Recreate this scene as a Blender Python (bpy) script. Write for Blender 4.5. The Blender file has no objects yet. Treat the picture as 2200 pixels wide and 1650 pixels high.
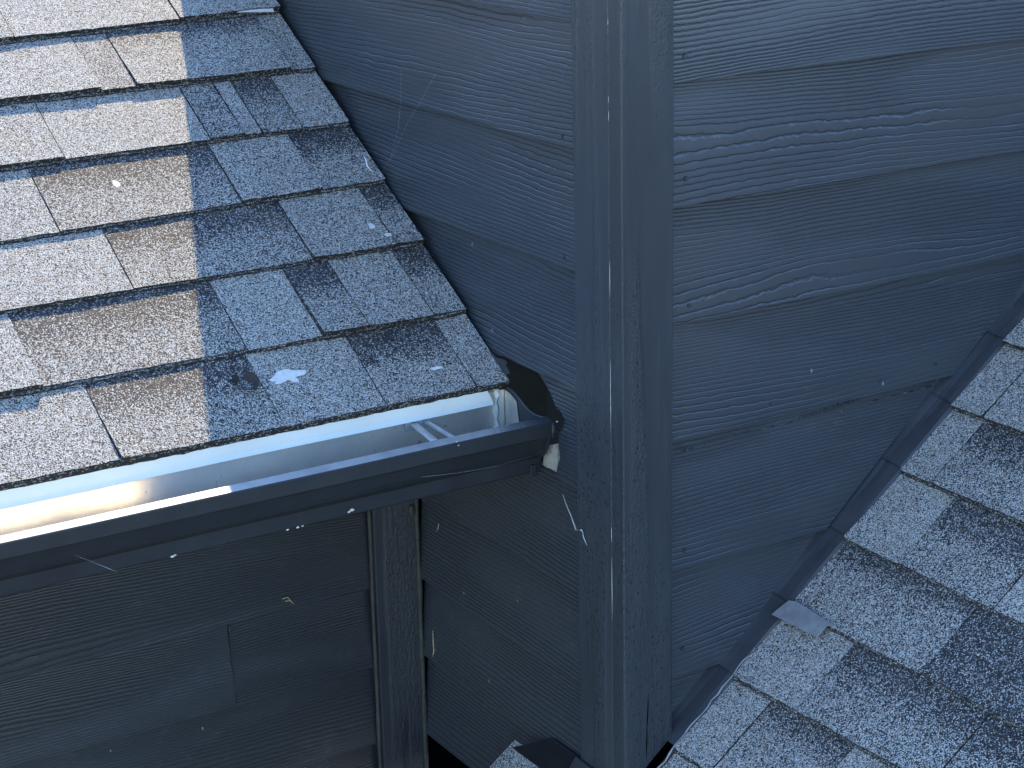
import bpy, bmesh, math, random
from mathutils import Vector, Matrix, noise

random.seed(7)
scene = bpy.context.scene
COL = scene.collection
Z0 = 5.0                       # height of the corner reference point above the ground

# ---------------------------------------------------------------- camera
CAM = Vector((-1.4173, -2.0644, 0.8003))
FW = Vector((0.49327, 0.81514, -0.30370)); RT = Vector((0.85176, -0.52349, -0.02162)); UP = Vector((0.17660, 0.24802, 0.95252))
FPX = 4345.0
cd = bpy.data.cameras.new("camera"); cam = bpy.data.objects.new("camera", cd); COL.objects.link(cam)
cd.sensor_width = 36; cd.lens = FPX / 2200 * 36; cd.clip_start = 0.05; cd.clip_end = 500
m = Matrix((RT, UP, -FW)).transposed().to_4x4(); m.translation = CAM + Vector((0, 0, Z0))
cam.matrix_world = m
scene.camera = cam

# ---------------------------------------------------------------- light
SUN = Vector((0.634, 0.70, 1.0)).normalized()
w = bpy.data.worlds.new("World"); scene.world = w; w.use_nodes = True
nt = w.node_tree; bg = nt.nodes["Background"]
sky = nt.nodes.new("ShaderNodeTexSky"); sky.sky_type = 'NISHITA'; sky.sun_disc = False
sky.sun_elevation = math.asin(SUN.z); sky.sun_rotation = math.atan2(SUN.x, SUN.y)
sky.altitude = 100; sky.air_density = 1.0; sky.dust_density = 0.0; sky.ozone_density = 4.5
nt.links.new(sky.outputs[0], bg.inputs[0]); bg.inputs[1].default_value = 0.15
sl = bpy.data.lights.new("sun", 'SUN'); so = bpy.data.objects.new("sun", sl); COL.objects.link(so)
sl.energy = 2.0; sl.angle = math.radians(0.53); sl.color = (1.0, 0.79, 0.50)
so.rotation_euler = (-SUN).to_track_quat('-Z', 'Y').to_euler(); so.location = (3, 3, 12)
scene.view_settings.view_transform = 'Standard'; scene.view_settings.look = 'None'
scene.view_settings.gamma = 1; scene.view_settings.exposure = 2.0
scene.render.engine = 'CYCLES'
scene.cycles.max_bounces = 8; scene.cycles.diffuse_bounces = 5

# ---------------------------------------------------------------- pixel -> surface helpers
def ray(px, py): return FW + RT * ((px - 1100) / FPX) - UP * ((py - 825) / FPX)
def hit(px, py, p0, n):
    d = ray(px, py); return CAM + d * ((Vector(p0) - CAM).dot(n) / d.dot(n))
EX, EY, EZ = Vector((1, 0, 0)), Vector((0, 1, 0)), Vector((0, 0, 1))
def hx(px, py, x=0.0): return hit(px, py, (x, 0, 0), EX)
def hy(px, py, y=0.0): return hit(px, py, (0, y, 0), EY)

# ---------------------------------------------------------------- object helpers
def thing(name, label, cat, base, group=None):
    o = bpy.data.objects.new(name, None); COL.objects.link(o); o.empty_display_size = 0.05
    o.location = Vector(base) + Vector((0, 0, Z0)); o['label'] = label; o['category'] = cat; o['kind'] = 'thing'
    if group: o['group'] = group
    return o
def mesh(name, verts, faces, mats, parent=None, smooth=False, fmat=None, tone=None):
    me = bpy.data.meshes.new(name); me.from_pydata([tuple(v) for v in verts], [], faces)
    for mt in (mats if isinstance(mats, (list, tuple)) else [mats]): me.materials.append(mt)
    if fmat:
        for p, i in zip(me.polygons, fmat): p.material_index = i
    if tone is not None:
        at = me.attributes.new("tone", 'FLOAT', 'POINT')
        at.data.foreach_set("value", tone)
    me.update()
    bm = bmesh.new(); bm.from_mesh(me); bmesh.ops.recalc_face_normals(bm, faces=bm.faces); bm.to_mesh(me); bm.free()
    if smooth:
        for p in me.polygons: p.use_smooth = True
    o = bpy.data.objects.new(name, me); COL.objects.link(o)
    if parent:
        base = parent.location.copy()
        if parent.parent: o.location = (0, 0, 0)
        else: o.location = Vector((0, 0, Z0)) - base
        o.parent = parent
    else: o.location = (0, 0, Z0)
    return o
def tag(o, label, cat, group=None, kind=None):
    o['label'] = label; o['category'] = cat
    if group: o['group'] = group
    if kind: o['kind'] = kind
    return o
def bev(o, w, seg=2):
    md = o.modifiers.new("bevel", 'BEVEL'); md.width = w; md.segments = seg; md.limit_method = 'ANGLE'; md.angle_limit = math.radians(35)
    return o
def box(name, lo, hi, mat, parent=None, b=0.0):
    x0, y0, z0 = lo; x1, y1, z1 = hi
    v = [(x0,y0,z0),(x1,y0,z0),(x1,y1,z0),(x0,y1,z0),(x0,y0,z1),(x1,y0,z1),(x1,y1,z1),(x0,y1,z1)]
    f = [(0,3,2,1),(4,5,6,7),(0,1,5,4),(1,2,6,5),(2,3,7,6),(3,0,4,7)]
    o = mesh(name, v, f, mat, parent)
    if b: bev(o, b)
    return o
def prism(name, poly, off, mat, parent=None, b=0.0):
    """closed polygon of 3D points extruded by the vector off"""
    n = len(poly); off = Vector(off); P = [Vector(p) for p in poly]
    v = P + [p + off for p in P]
    f = [tuple(range(n)), tuple(range(2*n-1, n-1, -1))] + [(i, (i+1) % n, n+(i+1) % n, n+i) for i in range(n)]
    o = mesh(name, v, f, mat, parent)
    if b: bev(o, b, 1)
    return o
def tube(name, pts, rad, mat, parent=None, seg=6, flat=None):
    P = [Vector(p) for p in pts]; n = len(P); R = rad if isinstance(rad, (list, tuple)) else [rad]*n
    v, f = [], []
    for i, p in enumerate(P):
        t = (P[min(i+1, n-1)] - P[max(i-1, 0)]).normalized()
        a = t.cross(Vector((0.31, 0.42, 0.85))).normalized(); bb = t.cross(a)
        for k in range(seg):
            an = 2*math.pi*k/seg; v.append(p + a*math.cos(an)*R[i] + bb*math.sin(an)*R[i])
    for i in range(n-1):
        for k in range(seg):
            f.append((i*seg+k, i*seg+(k+1) % seg, (i+1)*seg+(k+1) % seg, (i+1)*seg+k))
    f.append(tuple(range(seg))); f.append(tuple(range((n-1)*seg, n*seg)))
    return mesh(name, v, f, mat, parent, smooth=True)
def blob(name, c, r, mat, parent=None, sq=(1, 1, 1), seed=0, amp=0.35):
    bm = bmesh.new(); bmesh.ops.create_icosphere(bm, subdivisions=3, radius=1)
    c = Vector(c)
    vs = []
    for q in bm.verts:
        k = 1 + amp*noise.noise(q.co*1.7 + Vector((seed*3.1, seed*1.7, 0)))
        vs.append(c + Vector((q.co.x*sq[0], q.co.y*sq[1], q.co.z*sq[2]))*r*k)
    fs = [tuple(x.index for x in fc.verts) for fc in bm.faces]; bm.free()
    return mesh(name, vs, fs, mat, parent, smooth=True)

# ---------------------------------------------------------------- materials
class NT:
    def __init__(s, name):
        s.m = bpy.data.materials.new(name); s.m.use_nodes = True; s.t = s.m.node_tree; s.b = s.t.nodes["Principled BSDF"]
        s.tc = s.n('ShaderNodeTexCoord'); s.sep = s.n('ShaderNodeSeparateXYZ'); s.l(s.tc.outputs['Object'], s.sep.inputs[0])
        s.oi = s.n('ShaderNodeObjectInfo')
    def n(s, t, **k):
        x = s.t.nodes.new(t)
        for a, b in k.items(): setattr(x, a, b)
        return x
    def l(s, a, b): s.t.links.new(a, b)
    def math(s, op, a, b=None, c=None):
        x = s.n('ShaderNodeMath', operation=op)
        for i, q in enumerate((a, b, c)):
            if q is None: continue
            if isinstance(q, (int, float)): x.inputs[i].default_value = q
            else: s.l(q, x.inputs[i])
        return x.outputs[0]
    def vec(s, a, b, c):
        x = s.n('ShaderNodeCombineXYZ')
        for i, q in enumerate((a, b, c)):
            if isinstance(q, (int, float)): x.inputs[i].default_value = q
            else: s.l(q, x.inputs[i])
        return x.outputs[0]
    def noise(s, vec, scale, detail=2, rough=0.5):
        x = s.n('ShaderNodeTexNoise'); x.inputs['Scale'].default_value = scale; x.inputs['Detail'].default_value = detail; x.inputs['Roughness'].default_value = rough
        s.l(vec, x.inputs['Vector']); return x.outputs[0]
    def voro(s, vec, scale, feature='F1', rnd=1.0):
        x = s.n('ShaderNodeTexVoronoi', feature=feature); x.inputs['Scale'].default_value = scale; x.inputs['Randomness'].default_value = rnd
        s.l(vec, x.inputs['Vector']); return x
    def step(s, v, a, b):
        x = s.n('ShaderNodeMapRange', interpolation_type='SMOOTHSTEP'); s.l(v, x.inputs[0])
        x.inputs[1].default_value = a; x.inputs[2].default_value = b; return x.outputs[0]
    def mix(s, f, a, b):
        x = s.n('ShaderNodeMix', data_type='RGBA')
        if isinstance(f, (int, float)): x.inputs[0].default_value = f
        else: s.l(f, x.inputs[0])
        for i, q in ((6, a), (7, b)):
            if isinstance(q, tuple): x.inputs[i].default_value = (*q, 1)
            else: s.l(q, x.inputs[i])
        return x.outputs[2]
    def col(s, c):
        if isinstance(c, tuple): s.b.inputs['Base Color'].default_value = (*c, 1)
        else: s.l(c, s.b.inputs['Base Color'])
    def rough(s, r):
        if isinstance(r, (int, float)): s.b.inputs['Roughness'].default_value = r
        else: s.l(r, s.b.inputs['Roughness'])
    def bump(s, h, dist, strength=1.0, prev=None):
        x = s.n('ShaderNodeBump'); x.inputs['Distance'].default_value = dist; x.inputs['Strength'].default_value = strength
        s.l(h, x.inputs['Height'])
        if prev is not None: s.l(prev, x.inputs['Normal'])
        return x.outputs[0]
    def normal(s, n): s.l(n, s.b.inputs['Normal'])

PAINT = (0.035, 0.043, 0.053)
def flecks(N, a, z, dens=0.03):
    """pale paint flecks and insect marks, taller than wide"""
    v = N.voro(N.vec(N.math('MULTIPLY', a, 1.0), 0.0, N.math('MULTIPLY', z, 0.42)), 46)
    sp = N.n('ShaderNodeSeparateColor'); N.l(v.outputs['Color'], sp.inputs[0])
    pick = N.math('LESS_THAN', sp.outputs[0], dens)
    size = N.math('MULTIPLY', N.math('POWER', sp.outputs[1], 2.0), 0.062)
    return N.math('MULTIPLY', pick, N.math('LESS_THAN', v.outputs['Distance'], size))
def mat_siding(name, axis, grain=1.0, dens=0.05, colr=PAINT, freq=150.0, bigamp=21.0):
    N = NT(name); a = N.sep.outputs[axis]; z = N.sep.outputs[2]
    rnd = N.math('MULTIPLY', N.oi.outputs['Random'], 57.0)
    big = N.noise(N.vec(N.math('ADD', N.math('MULTIPLY', a, 0.85), rnd), N.math('MULTIPLY', z, 7.0), rnd), 1.0, 1.5, 0.4)
    med = N.noise(N.vec(N.math('ADD', N.math('MULTIPLY', a, 9.0), rnd), N.math('MULTIPLY', z, 22.0), rnd), 1.0, 2, 0.5)
    fin = N.noise(N.vec(N.math('ADD', N.math('MULTIPLY', a, 70.0), rnd), N.math('MULTIPLY', z, 110.0), rnd), 1.0, 2, 0.6)
    v = N.math('ADD', N.math('MULTIPLY', z, freq), N.math('MULTIPLY', big, bigamp))
    v = N.math('ADD', v, N.math('MULTIPLY', med, 0.9))
    v = N.math('ADD', v, N.math('MULTIPLY', fin, 0.45))
    fr = N.math('FRACT', v)
    # steep-sided groove at the line, gentle fall to the next one
    tri = N.math('ABSOLUTE', N.math('SUBTRACT', N.math('MULTIPLY', fr, 2.0), 1.0))
    groove = N.step(tri, 0.64, 0.95)
    saw = N.math('MULTIPLY', N.math('SUBTRACT', 1.0, tri), 0.12)
    mask = N.step(N.noise(N.vec(N.math('ADD', N.math('MULTIPLY', a, 2.3), rnd), N.math('MULTIPLY', z, 11.0), 3.0), 1.0, 1), 0.36, 0.58)
    h = N.math('MULTIPLY', N.math('SUBTRACT', saw, groove), N.math('ADD', N.math('MULTIPLY', mask, 0.8), 0.2))
    peel = N.noise(N.tc.outputs['Object'], 420, 2, 0.6)
    n1 = N.bump(peel, 0.0005, 0.35)
    n2 = N.bump(h, 0.0013*grain, 0.9, n1)
    N.normal(n2)
    tint = N.noise(N.vec(N.math('ADD', N.math('MULTIPLY', a, 3.0), rnd), N.math('MULTIPLY', z, 9.0), 0.0), 1.0, 4, 0.6)
    base = N.mix(N.step(tint, 0.25, 0.8), tuple(c*0.93 for c in colr), tuple(c*1.08 for c in colr))
    base = N.mix(N.math('MULTIPLY', groove, 0.4), base, tuple(c*0.55 for c in colr))
    dust = N.noise(N.tc.outputs['Object'], 35, 5, 0.7)
    base = N.mix(N.math('MULTIPLY', N.step(dust, 0.55, 0.8), 0.10), base, (0.22, 0.21, 0.20))
    base = N.mix(flecks(N, a, z, dens), base, (0.25, 0.25, 0.25))
    N.col(base); N.rough(N.math('ADD', N.math('MULTIPLY', tint, 0.05), 0.28)); N.b.inputs['Specular IOR Level'].default_value = 0.9
    return N.m
def mat_post(name, axis, colr=PAINT, grain=1.0):
    N = NT(name); a = N.math('ADD', N.sep.outputs[0], N.sep.outputs[1]); z = N.sep.outputs[2]; o = N.tc.outputs['Object']
    rnd = N.math('MULTIPLY', N.oi.outputs['Random'], 19.0)
    st = N.noise(N.vec(N.math('ADD', N.math('MULTIPLY', a, 260.0), rnd), rnd, N.math('MULTIPLY', z, 26.0)), 1.0, 3, 0.6)
    ro = N.noise(N.vec(N.math('MULTIPLY', a, 300.0), rnd, N.math('MULTIPLY', z, 190.0)), 1.0, 3, 0.7)
    band = N.step(N.noise(N.vec(N.math('ADD', N.math('MULTIPLY', a, 34.0), rnd), rnd, N.math('MULTIPLY', z, 1.5)), 1.0, 1), 0.40, 0.56)
    h = N.math('MULTIPLY', N.math('ADD', N.math('MULTIPLY', st, 0.55), N.math('MULTIPLY', ro, 0.7)), N.math('ADD', N.math('MULTIPLY', band, 0.85), 0.15))
    N.normal(N.bump(h, 0.0019*grain, 0.95))
    pit = N.voro(N.vec(N.math('MULTIPLY', a, 1.0), rnd, N.math('MULTIPLY', z, 0.6)), 260)
    sp = N.n('ShaderNodeSeparateColor'); N.l(pit.outputs['Color'], sp.inputs[0])
    pk = N.math('MULTIPLY', N.math('MULTIPLY', N.math('LESS_THAN', sp.outputs[0], 0.20), band), N.math('LESS_THAN', pit.outputs['Distance'], 0.36))
    tint = N.noise(N.vec(N.math('MULTIPLY', a, 20.0), rnd, N.math('MULTIPLY', z, 3.0)), 1.0, 4, 0.6)
    base = N.mix(N.step(tint, 0.25, 0.8), tuple(c*0.9 for c in colr), tuple(c*1.2 for c in colr))
    base = N.mix(pk, base, (0.012, 0.012, 0.013))
    base = N.mix(flecks(N, a, z, 0.03), base, (0.5, 0.5, 0.48))
    N.col(base); N.rough(0.36)
    return N.m
def mat_granule(name):
    N = NT(name); o = N.tc.outputs['Object']
    at = N.n('ShaderNodeAttribute', attribute_name='tone'); tone = at.outputs['Fac']
    v = N.voro(o, 590); sp = N.n('ShaderNodeSeparateColor'); N.l(v.outputs['Color'], sp.inputs[0])
    mott = N.noise(o, 26, 4, 0.65); fine = N.noise(o, 120, 3, 0.6)
    t = N.math('ADD', tone, N.math('ADD', N.math('MULTIPLY', N.math('SUBTRACT', mott, 0.5), 0.34), N.math('MULTIPLY', N.math('SUBTRACT', fine, 0.5), 0.45)))
    isl = N.step(N.math('SUBTRACT', t, sp.outputs[0]), -0.06, 0.06)
    wv_ = N.voro(o, 300); ws = N.n('ShaderNodeSeparateColor'); N.l(wv_.outputs['Color'], ws.inputs[0])
    lite = N.mix(sp.outputs[1], (0.22, 0.228, 0.222), (0.61, 0.61, 0.575))
    lite = N.mix(N.math('MULTIPLY', N.math('LESS_THAN', ws.outputs[0], 0.15), 0.5), lite, (0.27, 0.20, 0.14))
    dark = N.mix(N.step(sp.outputs[2], 0.55, 1.0), (0.022, 0.023, 0.027), (0.13, 0.13, 0.14))
    c = N.mix(isl, dark, lite)
    stain = N.step(N.noise(o, 9, 3, 0.6), 0.58, 0.8)
    c = N.mix(N.math('MULTIPLY', stain, 0.18), c, (0.30, 0.22, 0.15))
    c = N.mix(N.step(v.outputs['Distance'], 0.50, 0.75), c, (0.02, 0.02, 0.022))
    N.col(c); N.rough(0.62); N.b.inputs['Specular IOR Level'].default_value = 0.30
    hgt = N.math('ADD', N.math('SUBTRACT', 1.0, v.outputs['Distance']), N.math('MULTIPLY', sp.outputs[2], 0.5))
    wav = N.bump(N.noise(o, 30, 3, 0.5), 0.004, 0.35)
    N.normal(N.bump(hgt, 0.0011, 0.75, wav))
    return N.m
def mat_plain(name, c, rough=0.5, var=0.12, scale=20, metallic=0.0, bumpd=0.0, spec=0.5):
    N = NT(name); o = N.tc.outputs['Object']
    n = N.noise(o, scale, 5, 0.65)
    N.col(N.mix(N.step(n, 0.25, 0.75), tuple(max(0, q*(1-var)) for q in c), tuple(min(1, q*(1+var)) for q in c)))
    N.rough(rough); N.b.inputs['Metallic'].default_value = metallic; N.b.inputs['Specular IOR Level'].default_value = spec
    if bumpd: N.normal(N.bump(N.noise(o, scale*6, 4, 0.6), bumpd, 0.7))
    return N.m
def mat_metal_paint(name, c, rough=0.38):
    N = NT(name); o = N.tc.outputs['Object']
    n = N.noise(o, 14, 5, 0.7); f = N.noise(o, 300, 2, 0.6)
    base = N.mix(N.step(n, 0.3, 0.75), tuple(q*0.88 for q in c), tuple(q*1.14 for q in c))
    base = N.mix(N.math('MULTIPLY', N.step(N.noise(o, 60, 5, 0.75), 0.6, 0.8), 0.16), base, (0.25, 0.24, 0.23))
    N.col(base); N.rough(N.math('ADD', N.math('MULTIPLY', n, 0.25), rough-0.1))
    N.normal(N.bump(N.math('ADD', N.math('MULTIPLY', f, 0.2), N.noise(o, 9, 2)), 0.0025, 0.3))
    return N.m
def mat_gutter_in():
    N = NT("gutter_inner_metal"); o = N.tc.outputs['Object']
    n = N.noise(o, 11, 5, 0.65); g = N.noise(o, 70, 5, 0.75)
    base = N.mix(N.step(n, 0.30, 0.72), (0.70, 0.68, 0.63), (0.85, 0.81, 0.73))
    low = N.math('SUBTRACT', 1.0, N.step(N.sep.outputs[2], -0.19, -0.135))      # silt line left by standing water
    base = N.mix(N.math('MULTIPLY', N.math('MULTIPLY', low, N.step(g, 0.35, 0.7)), 0.75), base, (0.07, 0.065, 0.06))
    base = N.mix(N.math('MULTIPLY', N.step(g, 0.61, 0.72), 0.7), base, (0.05, 0.05, 0.05))
    N.col(base); N.rough(N.math('ADD', N.math('MULTIPLY', g, 0.2), 0.24)); N.b.inputs['Metallic'].default_value = 0.8
    N.normal(N.bump(n, 0.003, 0.3))
    return N.m
def mat_lip():
    """bare weathered aluminium on the gutter lip, dark overspray towards the wall end"""
    N = NT("gutter_lip_metal"); o = N.tc.outputs['Object']
    f = N.noise(o, 330, 2, 0.7); s = N.noise(o, 25, 4, 0.6)
    near = N.step(N.math('ADD', N.sep.outputs[0], N.math('MULTIPLY', N.math('SUBTRACT', f, 0.5), 0.11)), -0.12, 0.0)
    base = N.mix(N.step(s, 0.3, 0.7), (0.26, 0.26, 0.27), (0.36, 0.36, 0.36))
    base = N.mix(near, base, PAINT)
    N.col(base); N.rough(0.42); N.b.inputs['Metallic'].default_value = 0.2
    return N.m

M_W1 = mat_siding("siding_paint_along_y", 1, 1.0, 0.40, freq=140.0, bigamp=13.0)
M_W2 = mat_siding("siding_paint_along_x", 0, 1.0, 0.22)
M_W3 = mat_siding("siding_coarse_shaded", 0, 1.3, 0.15, tuple(c*0.5 for c in PAINT), 190.0)  # same wall paint darkened; the shade under the gutter is in its colour
M_PL = mat_post("post_paint_along_y", 1)
M_PR = mat_post("post_paint_along_x", 0, tuple(c*0.88 for c in PAINT))
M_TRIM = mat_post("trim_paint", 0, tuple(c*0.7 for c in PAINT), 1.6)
M_GR = mat_granule("shingle_granules")
M_GAPSHADE = mat_plain("gap_shade_black", (0.010, 0.011, 0.013), 0.5, 0.3, 60)  # shadowed gap under the siding, painted into the apron flashing
M_FELT = mat_plain("asphalt_edge", (0.03, 0.029, 0.028), 0.85, 0.3, 200, bumpd=0.001)
M_DECK = mat_plain("weathered_plywood", (0.10, 0.075, 0.05), 0.9, 0.3, 40)
M_SHADEBLACK = mat_plain("cavity_shade_black", (0.002, 0.002, 0.002), 1.0, 0.3, 30, spec=0.0)  # near black: darkness of cavity and gaps is put into the colour
M_WHITE = mat_plain("drip_edge_enamel", (0.70, 0.75, 0.74), 0.32, 0.05, 12)
M_GOUT = mat_metal_paint("gutter_paint", tuple(c*0.5 for c in PAINT), 0.42)
M_GIN = mat_gutter_in(); M_LIP = mat_lip()
M_FLASH = mat_metal_paint("flashing_paint", (0.032, 0.035, 0.042), 0.40)
M_GALV = mat_plain("bare_flashing_metal", (0.30, 0.31, 0.33), 0.42, 0.2, 60, metallic=0.4)
M_CAULK = mat_plain("old_caulk", (0.032, 0.036, 0.031), 0.7, 0.3, 90, bumpd=0.001)
M_CAULKD = mat_plain("painted_caulk", (0.085, 0.09, 0.085), 0.55, 0.3, 90, bumpd=0.001)
M_SEAL = mat_plain("white_sealant", (0.60, 0.60, 0.56), 0.55, 0.15, 90, bumpd=0.001)
M_RAWWOOD = mat_plain("raw_fibre_board", (0.36, 0.36, 0.32), 0.85, 0.2, 60, bumpd=0.0015)
M_HANG = mat_plain("hanger_aluminium", (0.50, 0.52, 0.54), 0.38, 0.15, 50, metallic=0.5)
M_STRAW = mat_plain("dry_straw", (0.32, 0.27, 0.17), 0.8, 0.3, 200)
M_WEB = mat_plain("cobweb_silk", (0.45, 0.46, 0.46), 0.7, 0.1, 50)
M_SMEAR = mat_plain("pale_smear", (0.62, 0.63, 0.62), 0.6, 0.12, 150)
M_LAWN = mat_plain("lawn", (0.045, 0.055, 0.04), 0.9, 0.3, 3)
M_CAP = mat_metal_paint("coping_paint", PAINT, 0.4)
M_FASC = mat_plain("fascia_paint", (0.34, 0.36, 0.37), 0.6, 0.15, 30)

# ---------------------------------------------------------------- ground
M_LOWBOUNCE = mat_plain("low_bounce_dark", (0.045, 0.045, 0.047), 0.9, 0.25, 8)
g = mesh("ground", [(-60,-60,-Z0),(60,-60,-Z0),(60,60,-Z0),(-60,60,-Z0)], [(0,1,2,3)], M_LAWN); g['kind'] = 'structure'
g = mesh("low_bounce_ground", [(-7,-9,-Z0+0.004),(1.4,-9,-Z0+0.004),(1.4,3,-Z0+0.004),(-7,3,-Z0+0.004)], [(0,1,2,3)], M_LOWBOUNCE); g['kind'] = 'structure'  # unseen dark patch, added to keep bounce light off the lower walls

# ---------------------------------------------------------------- siding boards
THK, TILT = 0.0095, 0.0135
def board(name, poly, zb, expo, plane, face0, mat, parent, wob=0):
    """poly: (u,z) outline. plane 'x': wall facing -x, u=y.  plane 'y': wall facing -y, u=x. Lapped face leans in towards its top."""
    fr, bk = [], []
    for u, z in poly:
        d = face0 + TILT*(z - zb)/expo
        if plane == 'x': fr.append((d, u, z)); bk.append((d+THK, u, z))
        else: fr.append((u, d, z)); bk.append((u, d+THK, z))
    n = len(poly); v = fr + bk
    f = [tuple(range(n)), tuple(range(2*n-1, n-1, -1))] + [(i, (i+1) % n, n+(i+1) % n, n+i) for i in range(n)]
    return bev(mesh(name, v, f, mat, parent), 0.0005, 2)
def rect(u0, u1, z0, z1, n=10, sag=0.0, seed=0):
    us = [u0 + (u1-u0)*i/n for i in range(n+1)]
    bot = [(u, z0 + sag*noise.noise(Vector((u*3.0, seed*7.3, 0)))) for u in us]
    top = [(u, z1) for u in reversed(us)]
    return bot + top
S1 = S2 = 0.012
PX_L = 0.1135          # rear edge of the post on the left-hand wall
PX_R = 0.0806          # far edge of the post on the right-hand wall

wall1 = thing("siding_wall", "dark grey lap-siding wall between the sunlit shingle roof and the corner post", "wall", (S1, 0.6, -0.78))
z1 = [0.620, 0.4531, 0.2862, 0.1213, -0.0443, -0.1908, -0.3441, -0.486, -0.6225, -0.765]
for i in range(1, len(z1)):
    zb, zt = z1[i], z1[i-1]; ex = zt - zb
    top = zt + 0.022 if i > 1 else zt
    u1 = 2.6 if zb > -0.1 else 0.605
    if i == 5:
        # short stub left of the post: the rest of this board is rotted away (open hole)
        cut = [hx(px, py, S1) for px, py in ((1196,1030),(1194,1014),(1199,985),(1194,958),(1192,936),(1202,915),(1203,906),(1198,896),(1190,884),(1184,881),(1176,865),(1169,849),(1159,833),(1150,820),(1142,808),(1134,798))]
        poly = [(PX_L, zb)] + [(p.y, max(zb, p.z)) for p in cut] + [(0.262, -0.030), (0.30, zt+0.022), (PX_L, zt+0.022)]
        b_ = board("siding_board", poly, zb, ex, 'x', S1, M_W1, wall1, i)
        b_['label'] = "short broken board beside the hole at the gutter end"
    else:
        board("siding_board", rect(PX_L, u1, zb, top, 14, 0.0006, i), zb, ex, 'x', S1, M_W1, wall1, i)
# sheathing behind the boards with the opening left by the missing board
bx = 0.033
box("sheathing", (bx, 0.02, -0.028), (bx+0.012, 2.6, 0.60), M_SHADEBLACK, wall1)
box("sheathing", (bx, 0.02, -0.80), (bx+0.012, 0.62, -0.196), M_SHADEBLACK, wall1)
box("sheathing", (bx, 0.02, -0.196), (bx+0.012, 0.150, -0.028), M_SHADEBLACK, wall1)
# pale raw edge of the board that shows under the gutter corner
sh = [hx(px, py, 0.020) for px, py in ((1180,955),(1186,957),(1192,954),(1194,962),(1198,968),(1196,980),(1199,988),(1197,1000),(1195,1014),(1182,1006),(1174,1004),(1166,998),(1168,980),(1175,965))]
prism("raw_board_end", sh, (0.006, 0, 0), M_RAWWOOD, wall1)
# nail heads
def nail(p, nrm, parent, r=0.0032):
    nrm = Vector(nrm); t = nrm.cross(EZ).normalized()
    ring = [Vector(p) + (t*math.cos(k*math.pi/5) + EZ*math.sin(k*math.pi/5))*r - nrm*0.0 for k in range(10)]
    prism("nail_head", ring, nrm*0.0012, M_PR, parent)
nail(hx(1207, 293, S1+0.0012), (-1,0,0), wall1); nail(hx(1212, 553, S1+0.0012), (-1,0,0), wall1)

wall2 = thing("siding_wall", "blue-grey wood-grain lap-siding wall right of the corner post, above the lower roof", "wall", (0.6, S2, -0.55))
z2 = [0.620, 0.545, 0.3799, 0.2189, 0.0619, -0.1004, -0.2894, -0.4501, -0.62]
BANG = math.radians(39.5); TB = math.tan(BANG)
ROOFB0 = Vector((0.0772, 0.0, -0.5382))
def zroofB(x): return ROOFB0.z + (x - ROOFB0.x)*TB
XR = 1.55
cutoff = [0.012, 0.012, 0.012, 0.012, 0.010, 0.012, 0.016, 0.002, -0.012]
def clip(poly, f):
    out = []
    for i in range(len(poly)):
        a, b = poly[i], poly[(i+1) % len(poly)]; fa, fb = f(a), f(b)
        if fa >= 0: out.append(a)
        if fa*fb < 0:
            t = fa/(fa-fb); out.append((a[0]+(b[0]-a[0])*t, a[1]+(b[1]-a[1])*t))
    return out
boards2 = []
for i in range(1, len(z2)):
    zb, zt = z2[i], z2[i-1]; ex = max(zt - zb, 0.14)
    top = zt + 0.022 if i > 1 else zt
    poly = rect(PX_R, XR, zb, top, 14, 0.0006, i+20)
    poly = clip(poly, lambda p: p[1] - (zroofB(p[0]) + cutoff[i]))
    boards2.append(board("siding_board", poly, zb, ex, 'y', S2, M_W2, wall2, i+9) if len(poly) > 2 else None)
poly = clip([(0.02, -0.80), (XR, -0.80), (XR, 0.60), (0.02, 0.60)], lambda p: p[1] - (zroofB(p[0]) - 0.02))
prism("sheathing", [(u, bx, z) for u, z in poly], (0, 0.012, 0), M_SHADEBLACK, wall2)
for px, py in ((1480,656),(1474,384),(1472,121),(1475,968),(1470,1182),(1467,1394),(1655,866),(1888,818),(1812,872),(2009,782),(2012,818)):
    q = hy(px, py, S2+0.0022); nail(q, (0,-1,0), wall2)
# raised factory lettering and dashes along the top of one board
def lettering(txt, pa, pb, hgt, parent, extr=0.0006):
    A, B = Vector(pa), Vector(pb)
    cu = bpy.data.curves.new("lettering", 'FONT'); cu.body = txt; cu.size = hgt*1.35; cu.extrude = extr; cu.shear = 0.2
    to = bpy.data.objects.new("lettering_src", cu); COL.objects.link(to)
    me = bpy.data.meshes.new_from_object(to.evaluated_get(bpy.context.evaluated_depsgraph_get())); bpy.data.objects.remove(to)
    wd = max(v.co.x for v in me.vertices); L = (B-A).length; X = (B-A).normalized(); Zv = EZ - X*EZ.dot(X); N_ = X.cross(Zv)
    me.materials.clear(); me.materials.append(M_W2)
    for v in me.vertices: c = v.co.copy(); v.co = A + X*(c.x*L/wd) + Zv*c.y + N_*c.z
    o = bpy.data.objects.new("embossed_lettering", me); COL.objects.link(o); o.parent = parent; o.location = (0, 0, 0)
b4 = boards2[5]                                     # board under the fourth lap
def face2(px, py): return hy(px, py, S2 + TILT - 0.0014)
lettering("JamesHardie", face2(1513, 955), face2(1620, 930), 0.0085, b4)
lettering("HardiePlank", face2(1716, 903), face2(1796, 880), 0.0085, b4)
lettering("C 8775", face2(1797, 876), face2(1846, 862), 0.0095, b4)
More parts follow.
